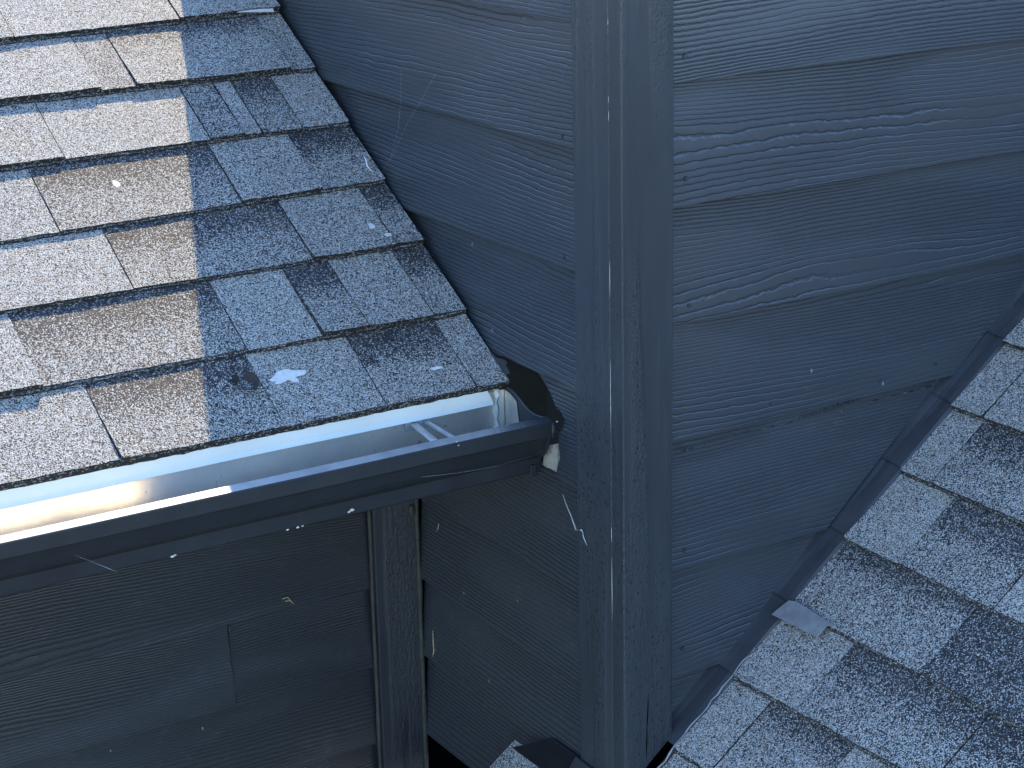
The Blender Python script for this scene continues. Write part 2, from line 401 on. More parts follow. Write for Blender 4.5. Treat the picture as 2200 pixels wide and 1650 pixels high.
for xa, xb in ((1462,1490),(1636,1664),(1676,1702),(1864,1886),(1902,1925),(1940,1962),(1978,2000)):
    f_ = lambda x: 968 - (x-1462)*0.258
    a_, c_ = face2(xa, f_(xa)), face2(xb, f_(xb))
    tube("embossed_dash", [a_, c_], 0.0011, M_W2, b4, 5)

# ---------------------------------------------------------------- corner post
post = thing("corner_post", "dark painted wooden corner post where the two siding walls meet", "corner post", (0.02, 0.02, -0.62))
def vboard(name, lo, hi, mat, zlow=None, seed=0):
    """vertical board with slightly irregular arrises"""
    x0, y0, z0 = lo; x1, y1, z1_ = hi; n = 26; v, f = [], []
    for i in range(n+1):
        t = i/n
        for k, (x, y) in enumerate(((x0,y0),(x1,y0),(x1,y1),(x0,y1))):
            zz = z0 if zlow is None else zlow(x, y)
            z = zz + (z1_-zz)*t; q = Vector((k*5.1+seed, z*2.2, 0)); q2 = Vector((k*3.3+seed, z*14, 2))
            v.append((x + 0.0011*noise.noise(q) + 0.0003*noise.noise(q2), y + 0.0011*noise.noise(q+Vector((0,0,9))) + 0.0003*noise.noise(q2*1.3), z))
    for i in range(n):
        for k in range(4): f.append((i*4+k, i*4+(k+1) % 4, i*4+4+(k+1) % 4, i*4+4+k))
    f += [(0,1,2,3), tuple(n*4+k for k in range(4))]
    return bev(mesh(name, v, f, mat, post), 0.0022, 3)
rb = vboard("corner_board", (0, 0, -0.66), (PX_R, 0.0285, 0.62), M_PR, lambda x, y: zroofB(x)+0.004, 1)
lb = vboard("corner_board", (0.0008, 0.0292, -0.66), (0.029, PX_L, 0.62), M_PL, lambda x, y: -0.597, 4)
for a_, b_ in ((775,930),(238,262),(1130,1165),(205,222),(1195,1330),(40,55),(560,640)):
    p = [hx(1311+0.004*(y-800), y, 0.0004) for y in (a_, (a_*2+b_)/3, (a_+2*b_)/3, b_)]
    tube("split_paint_line", [(q.x, 0.0289, q.z) for q in p], [0.0001, 0.0004, 0.0004, 0.0001], M_SEAL, post, 5)
# painted caulk between post and siding
pts = [(S1+0.002, PX_L+0.001, z1[0]-0.02-i*0.04) for i in range(31)]
tube("caulk_bead", [(p[0]+0.0012*math.sin(i*1.7), p[1]+0.0008*math.sin(i*2.3), p[2]) for i, p in enumerate(pts)], 0.0035, M_CAULKD, post)
# crack near the foot of the right board
ck = [hy(x, y, -0.0002) for x, y in ((1393,1490),(1392,1520),(1391,1545),(1390,1560),(1389,1600),(1388,1632))]
tube("wood_crack", ck, [0.0002,0.0008,0.0010,0.0006,0.0009,0.0003], M_SHADEBLACK, post, 5)

# ---------------------------------------------------------------- coping on the wall top (casts the shade edge on the roof)
box("coping_sheet", (-0.02, -0.02, 0.598), (XR, 2.62, 0.6205), M_CAP, wall2, 0.002)
box("rear_panel", (0.05, 2.6, -1.2), (XR, 2.62, 0.598), M_W2, wall2)
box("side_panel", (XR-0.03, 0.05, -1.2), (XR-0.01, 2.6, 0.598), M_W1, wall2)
box("floor_panel", (0.05, 0.05, -1.2), (XR-0.03, 2.6, -1.18), M_SHADEBLACK, wall2)

# ---------------------------------------------------------------- shingles
def shingle(name, O, U, Vv, Nn, outline, H, parent, tonef, tail=0.045, nx=12, seed=0, jag=0.0016, holes=None, ny=6):
    """one tab. O origin, U along the course, Vv up the slope, Nn normal. outline: (ua,ub,sa,sb,va,vb)
       ua/ub = side edges at the bottom, sa/sb = bottom edge at each side, va/vb = exposure at each side"""
    ua, ub, sa, sb, va, vb = outline
    verts, tone, faces = [], [], []
    def pt(i, j):
        a = i/nx; b = j/ny
        u = ua + (ub-ua)*a; s0 = sa + (sb-sa)*a; ex = (va + (vb-va)*a) + tail
        s = s0 + ex*b
        if j == 0: s += jag*noise.noise(Vector((u*70, seed*3.7, 0))) + 0.6*jag*noise.noise(Vector((u*260, seed, 5)))
        if i in (0, nx): u += 0.0009*noise.noise(Vector((s*60, seed*1.9, i*4)))
        cl = max(0.0, noise.noise(Vector((seed*0.73, 1.1, 0))))*(a**4) + max(0.0, noise.noise(Vector((seed*0.73, 7.7, 0))))*((1-a)**4)
        h = H*(1-b) + 0.0075*cl*(1-b)**3 + 0.0003 + 0.0008*noise.noise(Vector((u*14, s*14, seed)))*(1-b)
        return u, s, h, a, b
    for top in (1, 0):
        for j in range(ny+1):
            for i in range(nx+1):
                u, s, h, a, b = pt(i, j)
                hh = h if top else -0.004
                verts.append(O + U*u + Vv*s + Nn*hh)
                tone.append(tonef(a, min(1.0, b*(va+tail)/va)) if top else 0.1)
    K = (nx+1)*(ny+1); ID = lambda i, j: j*(nx+1)+i
    fm = []
    for j in range(ny):
        for i in range(nx):
            if holes:
                u, s, h, a, b = pt(i, j); u2, s2 = pt(i+1, j+1)[:2]
                if holes((u+u2)/2, (s+s2)/2): continue
            faces.append((ID(i,j), ID(i+1,j), ID(i+1,j+1), ID(i,j+1))); fm.append(0)
    for i in range(nx): faces.append((ID(i,0), ID(i+1,0), K+ID(i+1,0), K+ID(i,0))); fm.append(1)
    for j in range(ny):
        faces.append((ID(0,j), ID(0,j+1), K+ID(0,j+1), K+ID(0,j))); fm.append(1)
        faces.append((ID(nx,j), ID(nx,j+1), K+ID(nx,j+1), K+ID(nx,j))); fm.append(1)
    o = mesh(name, verts, faces, [M_GR, M_EDGE], parent, fmat=fm, tone=tone)
    return o
def mat_edge():
    N = NT("shingle_cut_edge"); o = N.tc.outputs['Object']
    v = N.voro(o, 420); sp = N.n('ShaderNodeSeparateColor'); N.l(v.outputs['Color'], sp.inputs[0])
    N.col(N.mix(N.math('LESS_THAN', sp.outputs[0], 0.15), (0.015, 0.015, 0.015), (0.20, 0.19, 0.17))); N.rough(0.9)
    N.normal(N.bump(v.outputs['Distance'], 0.001, 0.8))
    return N.m
M_EDGE = mat_edge()
def sm(a, b, t): t = max(0, min(1, (t-a)/(b-a))); return t*t*(3-2*t)
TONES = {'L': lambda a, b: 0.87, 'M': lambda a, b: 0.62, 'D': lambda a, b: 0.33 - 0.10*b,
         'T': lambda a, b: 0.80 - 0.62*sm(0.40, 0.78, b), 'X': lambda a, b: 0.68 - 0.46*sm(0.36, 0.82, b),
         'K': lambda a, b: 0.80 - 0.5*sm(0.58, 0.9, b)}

# ---- roof A (upper left)
AA = math.radians(33.0)
UA = Vector((0, math.cos(AA), math.sin(AA))); NA = Vector((0, -math.sin(AA), math.cos(AA)))
OA = Vector((0.0, 0.2945, -0.0725))
def ra(px, py):
    p = hit(px, py, OA, NA) - OA; return p.x, p.dot(UA)
roofA = thing("shingle_roof", "grey asphalt shingle roof at upper left, half in sun, ending at a gutter", "roof", (-0.7, 0.3, -0.09))
OAd = OA - NA*0.0085                               # deck surface under the shingles
linesA = [((0,1042),(1080,820)), ((0,849),(985,669)), ((0,668),(908,519)), ((0,518),(810,390)), ((0,361),(740,264)), ((0,221),(655,148)), ((0,90),(509,31))]
LA = []
for a_, b_ in linesA:
    (xa, sa), (xb, sb) = ra(*a_), ra(*b_); k = (sb-sa)/(xb-xa); LA.append((sa - k*xa, k))
for i in range(6): LA.append((LA[6][0] + 0.1425*(i+1), LA[6][1]))
LEFT = -1.62
def ax(px, py): return ra(px, py)[0]
coursesA = [
 [((258,984),'L'), ((608,908),'X'), ((828,864),'L'), ((1017,818),'T'), (None,'L')],
 [((90,828),'L'), ((530,748),'X'), ((690,718),'L'), ((790,702),'T'), ((930,676),'L'), (None,'T')],
 [((285,616),'L'), ((670,553),'X'), ((850,526),'L'), (None,'T')],
 [((125,490),'L'), ((515,426),'X'), ((690,402),'L'), (None,'T')],
 [((450,297),'L'), ((525,288),'M'), ((562,283),'L'), ((650,272),'X'), (None,'L')],
 [((215,192),'L'), ((290,182),'M'), ((625,149),'K'), (None,'L')],
 [((30,84),'L'), ((385,44),'L'), (None,'L')],
]
def hole_px(c, r, ph):
    cx, cs = ra(*c)
    def f(u, s):
        d = Vector((u-cx, (s-cs)*1.15, 0)); an = math.atan2(d.y, d.x)
        return d.length < r*(1 + 0.45*noise.noise(Vector((math.cos(an)*1.6, math.sin(an)*1.6, ph))))
    return f
hA = hole_px((528, 823), 0.0105, 3.3)
RIGHT = 0.0075
PIECES = []
for ci in range(len(LA)-1):
    s0, k0 = LA[ci]; s1_, k1 = LA[ci+1]
    js = coursesA[ci] if ci < len(coursesA) else [(None, 'L')]
    # joints to the left of the picture
    first = ax(*js[0][0]) if js[0][0] else RIGHT
    xs = []; x = first - random.uniform(0.2, 0.32)
    while x > LEFT + 0.1: xs.append(x); x -= random.uniform(0.10, 0.30)
    xs = list(reversed(xs)); edges = [LEFT] + xs; tn = [random.choice('LLLMT') for _ in xs]
    for j, t in js:
        edges.append(ax(*j) if j else (RIGHT if ci != 6 else RIGHT)); tn.append(t)
    tn = tn[:len(edges)-1]
    # continuous lower layer of the laminated course
    shingle("shingle_backing", OAd, EX, UA, NA, (LEFT, RIGHT-0.002, s0+k0*LEFT-(0.0028 if ci else 0.0008), s0-(0.0028 if ci else 0.0008), s1_-s0+(k1-k0)*LEFT, s1_-s0), 0.0058, roofA, lambda a, b: 0.35, 0.03, 160, 900+ci, 0.0022, ny=2)
    for e in range(len(edges)-1):
        a_, b_ = edges[e]+0.0009, edges[e+1]-(0.0030 if (ci, e) == (4, len(edges)-5) else 0.0009)
        H = random.choice((0.0085, 0.0100, 0.0125, 0.0150)); sh_ = random.uniform(-0.0015, 0.0015)
        oo = (a_, b_, s0+k0*a_+sh_, s0+k0*b_+sh_, s1_-s0+(k1-k0)*a_, s1_-s0+(k1-k0)*b_)
        PIECES.append((a_, b_, s0+k0*a_, s1_-s0+0.045, H))
        if ci == 0: H = random.choice((0.0070, 0.0080, 0.0090))
        tf0 = TONES[tn[e]]; jit = random.uniform(-0.06, 0.05)
        big = ci == 0 and a_ < ra(528, 823)[0] < b_
        n_ = 64 if big else max(4, int((b_-a_)/0.010))
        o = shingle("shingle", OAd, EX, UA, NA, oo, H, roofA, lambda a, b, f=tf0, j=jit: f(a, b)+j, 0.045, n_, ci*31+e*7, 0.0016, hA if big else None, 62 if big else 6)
        if big: o['label'] = "shingle with a torn hole near the eave"
# torn felt lips around the hole
cx, cs = ra(528, 823)
rag = []
for k in range(15):
    an = k*2*math.pi/15
    for r_, h_ in ((0.0085, 0.003), (0.0165+0.004*random.random(), 0.0125)):
        rag.append(OAd + EX*(cx+math.cos(an)*r_*1.0) + UA*(cs+math.sin(an)*r_*0.95) + NA*(h_ + (0.003*random.random() if h_ > 0.01 else 0)))
mesh("torn_felt", rag, [(2*k, 2*k+1, (2*k+3) % 30, (2*k+2) % 30) for k in range(15) if k not in (3, 4, 9)], M_FELT, roofA)
# deck, fascia, soffit, drip edge
def slabA(name, x0, x1, s0, s1_, h0, h1, mat, parent):
    v = [OAd + EX*x + UA*s + NA*h for h in (h0, h1) for x, s in ((x0,s0),(x1,s0),(x1,s1_),(x0,s1_))]
    return mesh(name, v, [(0,3,2,1),(4,5,6,7),(0,1,5,4),(1,2,6,5),(2,3,7,6),(3,0,4,7)], mat, parent)
slabA("roof_deck", LEFT, 0.004, 0.012, 1.70, -0.020, -0.0042, M_DECK, roofA)
slabA("attic_light_stop", -0.045, 0.0088, 0.06, 1.70, -0.17, -0.0205, M_SHADEBLACK, roofA)  # hidden board added to block sunlit-ground reflections along the siding edge
box("fascia_board", (LEFT, 0.3135, -0.188), (-0.001, 0.333, -0.0865), M_FASC, roofA)
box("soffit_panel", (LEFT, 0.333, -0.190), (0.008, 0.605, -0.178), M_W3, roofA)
# drip edge: folded white metal
dx1 = hy(1060, 850, 0.298).x
prof = [(0.330, -0.0560), (0.3035, -0.0765), (0.3020, -0.0785), (0.3010, -0.0990), (0.2985, -0.1052), (0.2993, -0.1058), (0.3022, -0.0998), (0.3045, -0.0770), (0.3305, -0.0572)]
n_ = 40; v, f = [], []
for i in range(n_+1):
    x = LEFT + (dx1-LEFT)*i/n_
    for k, (y, z) in enumerate(prof):
        xx = x - (0.010 if (i == n_ and z > -0.08) else 0)
        v.append((xx, y + 0.0006*noise.noise(Vector((x*6, k*0.1, 0))), z + 0.0008*noise.noise(Vector((x*4, 3, 0)))))
K = len(prof)
for i in range(n_):
    for k in range(K): f.append((i*K+k, i*K+(k+1) % K, (i+1)*K+(k+1) % K, (i+1)*K+k))
f += [tuple(range(K)), tuple(range(n_*K, n_*K+K))]
mesh("drip_edge", v, f, M_WHITE, roofA)
# scraped patch and pale spots
def surfA(u, s):
    for a_, b_, sa, ex, H in reversed(PIECES):
        if a_-0.001 <= u <= b_+0.001 and sa <= s <= sa+ex-0.045: return H*(1-(s-sa)/ex) + 0.0006
    return 0.006
def smear(c, rx, rs, seed, parent, O, U, Vv, Nn, rafn, h, mat=None, cutf=None):
    cu, cs_ = rafn(*c); ring = []
    for k in range(36):
        an = k*2*math.pi/36
        r_ = 1 + 0.35*noise.noise(Vector((math.cos(an)*1.3, math.sin(an)*1.3, seed))) + 0.06*noise.noise(Vector((math.cos(an)*6, math.sin(an)*6, seed+5)))
        if cutf: r_ *= cutf(an)
        uu, ss = cu+math.cos(an)*rx*r_, cs_+math.sin(an)*rs*r_
        ring.append(O + U*uu + Vv*ss + Nn*surfA(uu, ss))
    return prism("pale_smear", ring, Nn*0.0005, mat or M_SMEAR, parent)
smear((622,806), 0.026, 0.0125, 2.2, roofA, OAd, EX, UA, NA, ra, 0.0097, cutf=lambda an: 1.0 if math.sin(an) > -0.2 else 0.75+0.35*math.cos(an*5))
smear((798,487), 0.0050, 0.0055, 5.2, roofA, OAd, EX, UA, NA, ra, 0.0085)
smear((836,507), 0.0075, 0.004, 7.2, roofA, OAd, EX, UA, NA, ra, 0.0085)
smear((250,392), 0.0045, 0.008, 9.2, roofA, OAd, EX, UA, NA, ra, 0.0085)
smear((935,795), 0.0090, 0.003, 4.2, roofA, OAd, EX, UA, NA, ra, 0.0085)
q = [OAd + EX*ra(px, py)[0] + UA*ra(px, py)[1] + NA*h for px, py, h in ((781,336,.010),(785,350,.014),(788,362,.013),(800,371,.010))]
tube("curled_felt_strip", q, [0.0008, 0.0013, 0.0012, 0.0006], M_SMEAR, roofA)
# bare flashing at the broken corner at the top of the roof
q = [OAd + EX*ra(px, py)[0] + UA*ra(px, py)[1] + NA*0.0125 for px, py in ((508,31),(588,30),(578,9),(560,15),(540,22))]
prism("bare_flashing", q, NA*0.001, M_SMEAR, roofA)
# ragged flashing scrap at the lower right corner
rg = [hx(px, py, 0.004) for px, py in ((1050,752),(1066,769),(1083,773),(1089,780),(1086,785),(1092,795),(1095,803),(1086,805),(1080,800),(1068,780),(1056,764))]
prism("torn_flashing_scrap", rg, (0.0012, 0, 0), M_FLASH, roofA)

# ---------------------------------------------------------------- gutter
gut = thing("gutter", "dark K-shaped metal gutter with pale inside hung along the roof eave", "gutter", (-0.5, 0.25, -0.195))
GL, GR = LEFT, 0.0085
outp = [(0.3120, -0.0900), (0.3120, -0.1915), (0.2285, -0.1915), (0.2260, -0.1890), (0.2245, -0.1690), (0.2215, -0.1660), (0.2150, -0.1630), (0.2080, -0.1570), (0.2030, -0.1490), (0.1995, -0.1400), (0.1965, -0.1325), (0.1935, -0.1290), (0.1870, -0.1272), (0.1850, -0.1250), (0.1850, -0.1068), (0.1866, -0.1050)]
lipp = [(0.2000, -0.1008), (0.2012, -0.1020), (0.2008, -0.1050)]
inp = [(0.1885, -0.1075), (0.1870, -0.1245), (0.1945, -0.1278), (0.1985, -0.1315), (0.2015, -0.1395), (0.2050, -0.1482), (0.2096, -0.1556), (0.2160, -0.1614), (0.2230, -0.1645), (0.2260, -0.1680), (0.2278, -0.1880), (0.2295, -0.1900), (0.3105, -0.1900), (0.3105, -0.0900)]
prof = outp + lipp + inp; K = len(prof); n_ = 60; v, f, fm = [], [], []
for i in range(n_+1):
    x = GL + (GR-GL)*i/n_
    for k, (y, z) in enumerate(prof):
        wv = 0.0012*noise.noise(Vector((x*3.0, 8.0, 0))) if 10 < k < 20 else 0.0
        v.append((x, y + wv, z + 0.0006*noise.noise(Vector((x*5.0, 1.0, 0)))))
for i in range(n_):
    for k in range(K):
        f.append((i*K+k, i*K+(k+1) % K, (i+1)*K+(k+1) % K, (i+1)*K+k))
        fm.append(0 if k < len(outp)-1 else (1 if k < len(outp)+1 else 2))
tr = mesh("trough", v, f, [M_GOUT, M_LIP, M_GIN], gut, fmat=fm)
# end cap: K shaped plate with a rolled rim, its top scooped between back and lip
capp = [(0.3090, -0.0850), (0.3000, -0.0850), (0.2860, -0.0880), (0.2720, -0.0935), (0.2580, -0.1000), (0.2450, -0.1050), (0.2320, -0.1070), (0.2180, -0.1062), (0.2040, -0.1040)] + [(y, z) for y, z in reversed(outp[2:15])] + [(0.3105, -0.1912)]
ecx = GR
o = prism("end_cap", [(ecx, y, z) for y, z in capp], (0.0014, 0, 0), M_FLASH, gut)
rim = [(ecx-0.001, y, z) for y, z in capp[:9]]
tube("end_cap_rim", rim, 0.0022, M_FLASH, gut)
inner = [(ecx-0.0012, y-0.0, z) for y, z in ((0.3090,-0.0905),(0.2950,-0.0920),(0.2780,-0.1000),(0.2720,-0.1300),(0.2600,-0.1880),(0.3090,-0.1880))]
prism("end_cap_bare_metal", inner, (-0.0006, 0, 0), M_GIN, gut)
# sealant seam up the back near the end, blobs at the lip end
sx = hy(1066, 860, 0.309).x
tube("sealant_seam", [(sx + 0.0012*math.sin(i*1.3), 0.3085, -0.086 - i*0.0085) for i in range(13)], [0.0045+0.0014*math.sin(i*2.1) for i in range(13)], M_SEAL, gut, 8)
tube("seam_crack", [(sx + 0.0016*math.sin(i*2.3), 0.3085-0.0046, -0.088 - i*0.0085) for i in range(11)], 0.0006, M_FELT, gut, 5)
rnd = random.Random(3)
for px, py, r in ((1197,906,.0012),(1194,917,.0020),(1190,928,.0018)):
    q = hy(px, py, 0.187); blob("sealant_blob", q, r, M_SEAL if rnd.random() < 0.5 else M_FELT, gut, (1.3, 0.5, 0.7), px, 0.9)
tube("end_cap_flange", [(ecx+0.0008, y, z) for y, z in reversed(outp[2:15])], 0.0024, M_GOUT, gut)
q = hy(1147, 1014, 0.224)
box("corner_tab", (q.x-0.006, 0.2225, -0.195), (q.x+0.004, 0.2255, -0.178), M_GOUT, gut, 0.001)
# hanger bracket: channel strap from the back wall to the lip, with a screw
ha, hb, hc = hy(893, 915, 0.307), hy(935, 951, 0.2035), hy(974, 943, 0.2035)
hang = thing("gutter_hanger", "bare aluminium strap bracket across the open gutter near its wall end", "bracket", (ha.x, 0.26, -0.12))
def strap(a, b, wdt, hgt, name):
    a, b = Vector(a), Vector(b); d = (b-a).normalized(); s = d.cross(EZ).normalized(); n = s.cross(d)
    v = []
    for p in (a, a.lerp(b, 0.35), b):
        for du, dh in ((-wdt, 0), (-wdt*0.7, hgt), (wdt*0.7, hgt), (wdt, 0)): v.append(p + s*du + n*dh)
    f = []
    for i in range(2):
        for k in range(4): f.append((i*4+k, i*4+(k+1) % 4, i*4+4+(k+1) % 4, i*4+4+k))
    f += [(0,1,2,3), (8,9,10,11)]
    return bev(mesh(name, v, f, M_HANG, hang), 0.0008, 2)
a1, a2 = hy(888, 913, 0.305), hy(915, 908, 0.305)
strap(a1, hb, 0.0050, 0.0045, "strap_rib"); strap(a2, hc, 0.0034, 0.004, "strap_rib")
mid1, mid2 = a1.lerp(hb, 0.3), a2.lerp(hc, 0.3)
bp = [hy(px, py, 0.3085) for px, py in ((868,908),(920,896),(926,914),(905,922),(872,926))]
prism("back_plate", bp, (0, -0.0016, 0), M_HANG, hang)
sc = hy(917, 907, 0.303)
sring = [Vector((sc.x + 0.0042*math.cos(k*math.pi/4), sc.y, sc.z + 0.0042*math.sin(k*math.pi/4))) for k in range(8)]
prism("screw_head", sring, (0, -0.004, 0), M_HANG, hang)
# drips of old caulk on the front
for px, py, y_, r in ((370,1196,.2245,.0038),(376,1193,.2245,.003),(618,1138,.2245,.003),(640,1133,.2245,.0032),(650,1130,.2245,.0025),(756,1096,.2235,.0050),(750,1100,.2235,.0035),(985,957,.184,.002),(981,949,.184,.002)):
    blob("dried_caulk_drip", hy(px, py, y_), r*0.48, M_SEAL, gut, (1.3, 0.35, 0.8), px, 0.6)

# ---------------------------------------------------------------- wall under the gutter
YW3 = 0.612
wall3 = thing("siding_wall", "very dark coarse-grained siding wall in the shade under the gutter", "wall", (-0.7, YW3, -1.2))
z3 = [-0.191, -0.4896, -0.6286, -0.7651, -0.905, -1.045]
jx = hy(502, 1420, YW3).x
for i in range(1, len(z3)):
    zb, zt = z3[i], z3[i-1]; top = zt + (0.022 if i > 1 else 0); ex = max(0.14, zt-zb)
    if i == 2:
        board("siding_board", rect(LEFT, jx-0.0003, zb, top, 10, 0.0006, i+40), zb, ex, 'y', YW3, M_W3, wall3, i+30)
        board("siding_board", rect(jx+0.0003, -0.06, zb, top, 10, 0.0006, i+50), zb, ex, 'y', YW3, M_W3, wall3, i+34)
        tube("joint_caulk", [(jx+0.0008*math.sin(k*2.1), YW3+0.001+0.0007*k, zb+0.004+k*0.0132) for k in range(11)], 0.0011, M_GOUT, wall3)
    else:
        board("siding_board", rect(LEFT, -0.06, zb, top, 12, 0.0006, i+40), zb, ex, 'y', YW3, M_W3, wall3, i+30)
box("sheathing", (LEFT, YW3+0.020, -1.2), (0.02, YW3+0.03, -0.21), M_SHADEBLACK, wall3)
trim = thing("trim_board", "narrow vertical trim board with caulked edges in the inside corner under the gutter", "trim board", (-0.03, 0.6, -1.1))
n_ = 24; v, f = [], []
for i in range(n_+1):
    z = -1.1 + 0.908*i/n_
    for k, (x, y) in enumerate(((-0.0665, 0.600), (0.0095, 0.600), (0.0095, 0.628), (-0.0665, 0.628))):
        v.append((x + 0.0012*noise.noise(Vector((k, z*5, 3))) , y + 0.001*noise.noise(Vector((k, z*9, 8))), z))
for i in range(n_):
    for k in range(4): f.append((i*4+k, i*4+(k+1) % 4, i*4+4+(k+1) % 4, i*4+4+k))
f += [(0,1,2,3), tuple(n_*4+k for k in range(4))]
bev(mesh("trim_plank", v, f, M_TRIM, trim), 0.0015, 2)
def bead(x, y, sw, rad, blobs):
    pts, rr = [], []
    for i in range(40):
        z = -0.25 - i*0.02
        pts.append((x + 0.002*noise.noise(Vector((z*6, sw, 0))), y, z)); rr.append(rad*(1 + 0.35*noise.noise(Vector((z*17, sw, 4)))))
    tube("caulk_bead", pts, rr, M_CAULK, trim, 7)
bead(-0.0695, 0.6085, 1.0, 0.0034, 0); bead(0.0110, 0.599, 5.0, 0.0040, 0)
blob("caulk_lump", hy(884, 1096, 0.597), 0.0058, M_CAULK, trim, (0.9, 0.7, 1.7), 4)

# ---------------------------------------------------------------- roof B (lower right, also passes under the left wall)
UB = Vector((math.cos(BANG), 0, math.sin(BANG))); NB = Vector((-math.sin(BANG), 0, math.cos(BANG)))
OB = ROOFB0.copy()
roofB = thing("shingle_roof", "blue-grey shaded asphalt shingle roof sloping across the lower right corner", "roof", (0.1, -0.5, -0.75))
OBd = OB - NB*0.0085
def rbq(px, py):
    p = hit(px, py, OB, NB) - OB; return -p.y, p.dot(UB)        # u = distance from the right-hand wall
linesB = [((1434,1600),(1491,1643)), ((1560,1446),(1923,1646)), ((1704,1305),(2200,1566)), ((1814,1155),(2200,1341)), ((1942,1014),(2200,1123)), ((2054,876),(2200,931)), ((2171,740),(2200,752))]
LB = []
for a_, b_ in linesB:
    (ua, sa), (ub, sb) = rbq(*a_), rbq(*b_); k = (sb-sa)/(ub-ua)
    k = max(-0.03, min(0.03, k)); LB.append((sa - k*ua, k))
LB[0] = (LB[0][0], 0.0); LB[6] = (LB[6][0], LB[5][1])
sp_ = (LB[5][0]-LB[0][0])/5
pre = [(LB[0][0]-sp_*(i+1), 0.0) for i in range(5)][::-1]; post_ = [(LB[6][0]+sp_*(i+1), 0.0) for i in range(5)]
NPRE = len(pre); LB = pre + LB + post_
coursesB = {NPRE: [((1538,1646),'L'), (None,'K')], NPRE+1: [((1716,1525),'L'), ((2033,1646),'X'), (None,'X')], NPRE+2: [((1982,1447),'K'), (None,'D')],
            NPRE+3: [((1938,1204),'L'), ((2150,1290),'X'), (None,'L')], NPRE+4: [((2003,1037),'L'), (None,'X')], NPRE+5: [((2116,897),'L'), (None,'L')]}
EYm = Vector((0, -1, 0))
for ci in range(len(LB)-1):
    s0, k0 = LB[ci]; s1_, k1 = LB[ci+1]
    below = ci < NPRE
    xt = (OB + UB*s1_).x                                  # where the top of this course lies
    ustart = 0.016
    if below:
        if xt < 0.05: ustart = -0.268
    js = coursesB.get(ci, [(None, 'L')])
    edges = [ustart]; tn = []
    for j, t in js:
        if j: edges.append(rbq(*j)[0]); tn.append(t)
        else: last = t
    tn.append(last)
    x = edges[-1] + random.uniform(0.16, 0.26)
    while x < 1.15: edges.append(x); tn.append(random.choice('LXLTM')); x += random.uniform(0.10, 0.28)
    edges.append(1.25)
    tn = tn[:len(edges)-1]
    tail = 0.045
    if below and ustart < 0:                              # these courses run in front of the left wall
        lim = (OB.x + 0.0)
        smax = (-0.020 - OB.x)/UB.x
        if s1_ + tail > smax and s0 < smax: tail = max(0.0, smax - s1_) if s1_ < smax else 0.0
    shingle("shingle_backing", OBd, EYm, UB, NB, (ustart+0.002, 1.25, s0+k0*ustart-0.0028, s0+k0*1.25-0.0028, s1_-s0+(k1-k0)*ustart, s1_-s0+(k1-k0)*1.25), 0.0058, roofB, lambda a, b: 0.35, min(tail, 0.03), 130, 700+ci, 0.0022, ny=2)
    for e in range(len(edges)-1):
        a_, b_ = edges[e]+0.0009, edges[e+1]-0.0009
        H = random.choice((0.0095, 0.0110, 0.0130)); sh_ = random.uniform(-0.0012, 0.0012); jit = random.uniform(-0.06, 0.05)
        oo = (a_, b_, s0+k0*a_+sh_, s0+k0*b_+sh_, s1_-s0+(k1-k0)*a_, s1_-s0+(k1-k0)*b_)
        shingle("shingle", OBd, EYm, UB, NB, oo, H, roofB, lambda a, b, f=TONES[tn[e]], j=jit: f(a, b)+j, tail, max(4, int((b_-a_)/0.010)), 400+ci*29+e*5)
def slabB(name, u0, u1, s0, s1_, h0, h1, mat):
    v = [OBd + EYm*u + UB*s + NB*h for h in (h0, h1) for u, s in ((u0,s0),(u1,s0),(u1,s1_),(u0,s1_))]
    return mesh(name, v, [(0,3,2,1),(4,5,6,7),(0,1,5,4),(1,2,6,5),(2,3,7,6),(3,0,4,7)], mat, roofB)
sC = (-0.020 - OB.x)/UB.x
slabB("roof_deck", 0.0, 3.2, sC, 1.75, -0.03, -0.0045, M_DECK)
slabB("roof_deck", -0.262, 3.2, LB[0][0]+0.01, sC-0.002, -0.03, -0.0045, M_DECK)
fs = slabB("shingle_field", 1.252, 3.2, LB[0][0], 1.70, -0.004, 0.006, M_GR); fs['kind'] = 'stuff'
at = fs.data.attributes.new("tone", 'FLOAT', 'POINT'); at.data.foreach_set("value", [0.66]*8)
# step flashing up the right-hand wall
for ci in range(NPRE, len(LB)-1):
    s0 = LB[ci][0] + 0.004; s1_ = s0 + 0.185; r_ = random.Random(ci)
    lift = 0.0010
    prof = [(0.0170, 0.003), (0.0130, 0.0085), (0.0060, 0.0105), (-0.0040, 0.0122), (-0.0120, 0.0140), (-0.0220, 0.0175), (-0.0340, 0.0250)]
    v, f = [], []; n_ = 12
    for i in range(n_+1):
        t = i/n_; s = s0 + (s1_-s0)*t
        for k, (u, h) in enumerate(prof):
            drop = 0.003*t
            wv = 0.0018*noise.noise(Vector((s*11, k*0.5, ci)))
            v.append(OBd + EYm*(u + wv) + UB*s + NB*(h - drop*0.8 + wv + 0.0015*(1-t)))
    K = len(prof)
    for i in range(n_):
        for k in range(K-1): f.append((i*K+k, i*K+k+1, (i+1)*K+k+1, (i+1)*K+k))
    o = mesh("step_flashing", v, f, M_FLASH, roofB)
    md = o.modifiers.new("thick", 'SOLIDIFY'); md.thickness = 0.0005
# the one flashing leg left bare below a short-cut shingle
q = [OBd + EYm*rbq(px, py)[0] + UB*rbq(px, py)[1] + NB*0.0150 for px, py in ((1663,1326),(1700,1296),(1720,1300),(1800,1352),(1782,1351),(1761,1376))]
o = prism("bare_flashing_leg", q, NB*0.001, M_GALV, roofB); o['label'] = "pale bare metal flashing strip on the shingles"
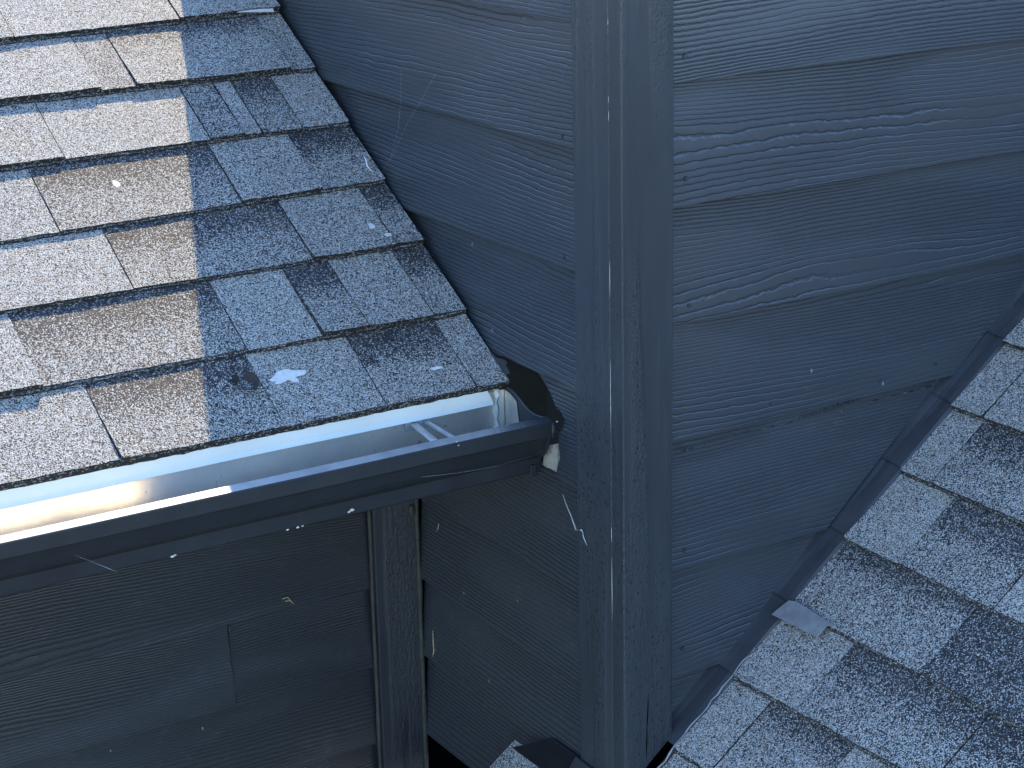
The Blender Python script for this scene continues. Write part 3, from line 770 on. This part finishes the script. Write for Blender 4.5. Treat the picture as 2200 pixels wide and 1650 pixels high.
# sealant along the foot of the flashing, lower part
pts = [OBd + EYm*(0.0140 + 0.003*noise.noise(Vector((i*0.9, 0.3, 0)))) + UB*(-0.10 + i*0.012) + NB*(0.009 + 0.004*noise.noise(Vector((i*0.7, 9.3, 0)))) for i in range(24)]
tube("sealant_bead", pts, [0.0012*(1+0.9*noise.noise(Vector((i*0.8, 4.4, 0)))) for i in range(24)], M_GALV, roofB)
# apron flashing at the foot of the left wall and the corner boot
v = [(-0.026, 0.262, -0.634), (0.009, 0.205, -0.604), (0.0105, 0.20, -0.602), (-0.026, 0.118, -0.634), (0.009, 0.118, -0.604), (0.0105, 0.118, -0.602)]
ap = mesh("apron_flashing", v, [(0,1,4,3), (1,2,5,4)], M_GAPSHADE, roofB); md = ap.modifiers.new("thick", 'SOLIDIFY'); md.thickness = 0.001
v = [(-0.032, 0.119, -0.630), (-0.003, 0.119, -0.592), (-0.003, -0.004, -0.592), (-0.032, -0.03, -0.630), (-0.06, -0.03, -0.652), (-0.06, 0.119, -0.652)]
bt = mesh("corner_boot_flashing", v, [(0,1,2,3), (0,3,4,5)], M_FLASH, roofB); md = bt.modifiers.new("thick", 'SOLIDIFY'); md.thickness = 0.0012

# ---------------------------------------------------------------- cobwebs, straw, drips
def web(pts, rad, label, mat=M_WEB, name="cobweb_strand", cat="cobweb"):
    o = tube(name, pts, rad, mat, None, 5); return tag(o, label, cat)
p1 = [hx(px, py, S1-0.001) for px, py in ((1210,1062),(1218,1085),(1228,1108),(1239,1138))]
p2 = [hx(px, py, S1-0.001 if px < 1240 else -0.0015) for px, py in ((1239,1138),(1252,1139),(1255,1155),(1262,1171))]
web([p + Vector((-0.0008, 0, 0)) for p in p1], [0.0004, 0.0006, 0.0008, 0.0016], "pale silk thread hanging on the dark siding left of the post foot")
web([p + Vector((-0.0008, 0, 0)) for p in p2], [0.0015, 0.0011, 0.0009, 0.0004], "pale hooked clump of silk stuck on the left edge of the post")
web([hx(px, py, S1-0.004) for px, py in ((815,378),(846,330),(872,270),(905,215),(935,160))], 0.0001, "long thin cobweb thread slanting over the siding near the upper roof")
web([hx(px, py, S1-0.004) for px, py in ((838,345),(856,275),(861,215),(862,150))], 0.0001, "fine upright cobweb thread crossing the siding near the upper roof")
web([hy(px, py, 0.183) for px, py in ((905,1025),(985,1016),(1060,1003),(1145,979))], 0.0001, "thin cobweb thread across the gutter front near its wall end")
web([hy(px, py, 0.186) for px, py in ((160,1192),(205,1210),(235,1222),(253,1229))], [0.00008, 0.0001, 0.0003, 0.0001], "cobweb thread on the gutter front near the left picture edge")
s1p = [hy(px, py, YW3-0.002) for px, py in ((606,1287),(618,1283),(625,1292),(633,1298),(622,1290),(612,1292))]
web(s1p, 0.0010, "tangle of dry straw on the dark wall under the gutter", M_STRAW, "straw_tangle", "straw")
s2p = [hx(px, py, S1+0.001) for px, py in ((930,1355),(931,1380),(932,1400),(929,1412))]
web(s2p, [0.0008, 0.0012, 0.0012, 0.0006], "pale straw stalk hanging on the siding right of the trim board", M_STRAW, "straw_stalk", "straw")
s3p = [hx(px, py, S1+0.001) for px, py in ((943,1125),(941,1135),(938,1142))]
web(s3p, 0.0008, "short straw bit on the siding just under the gutter", M_STRAW, "straw_stalk", "straw")
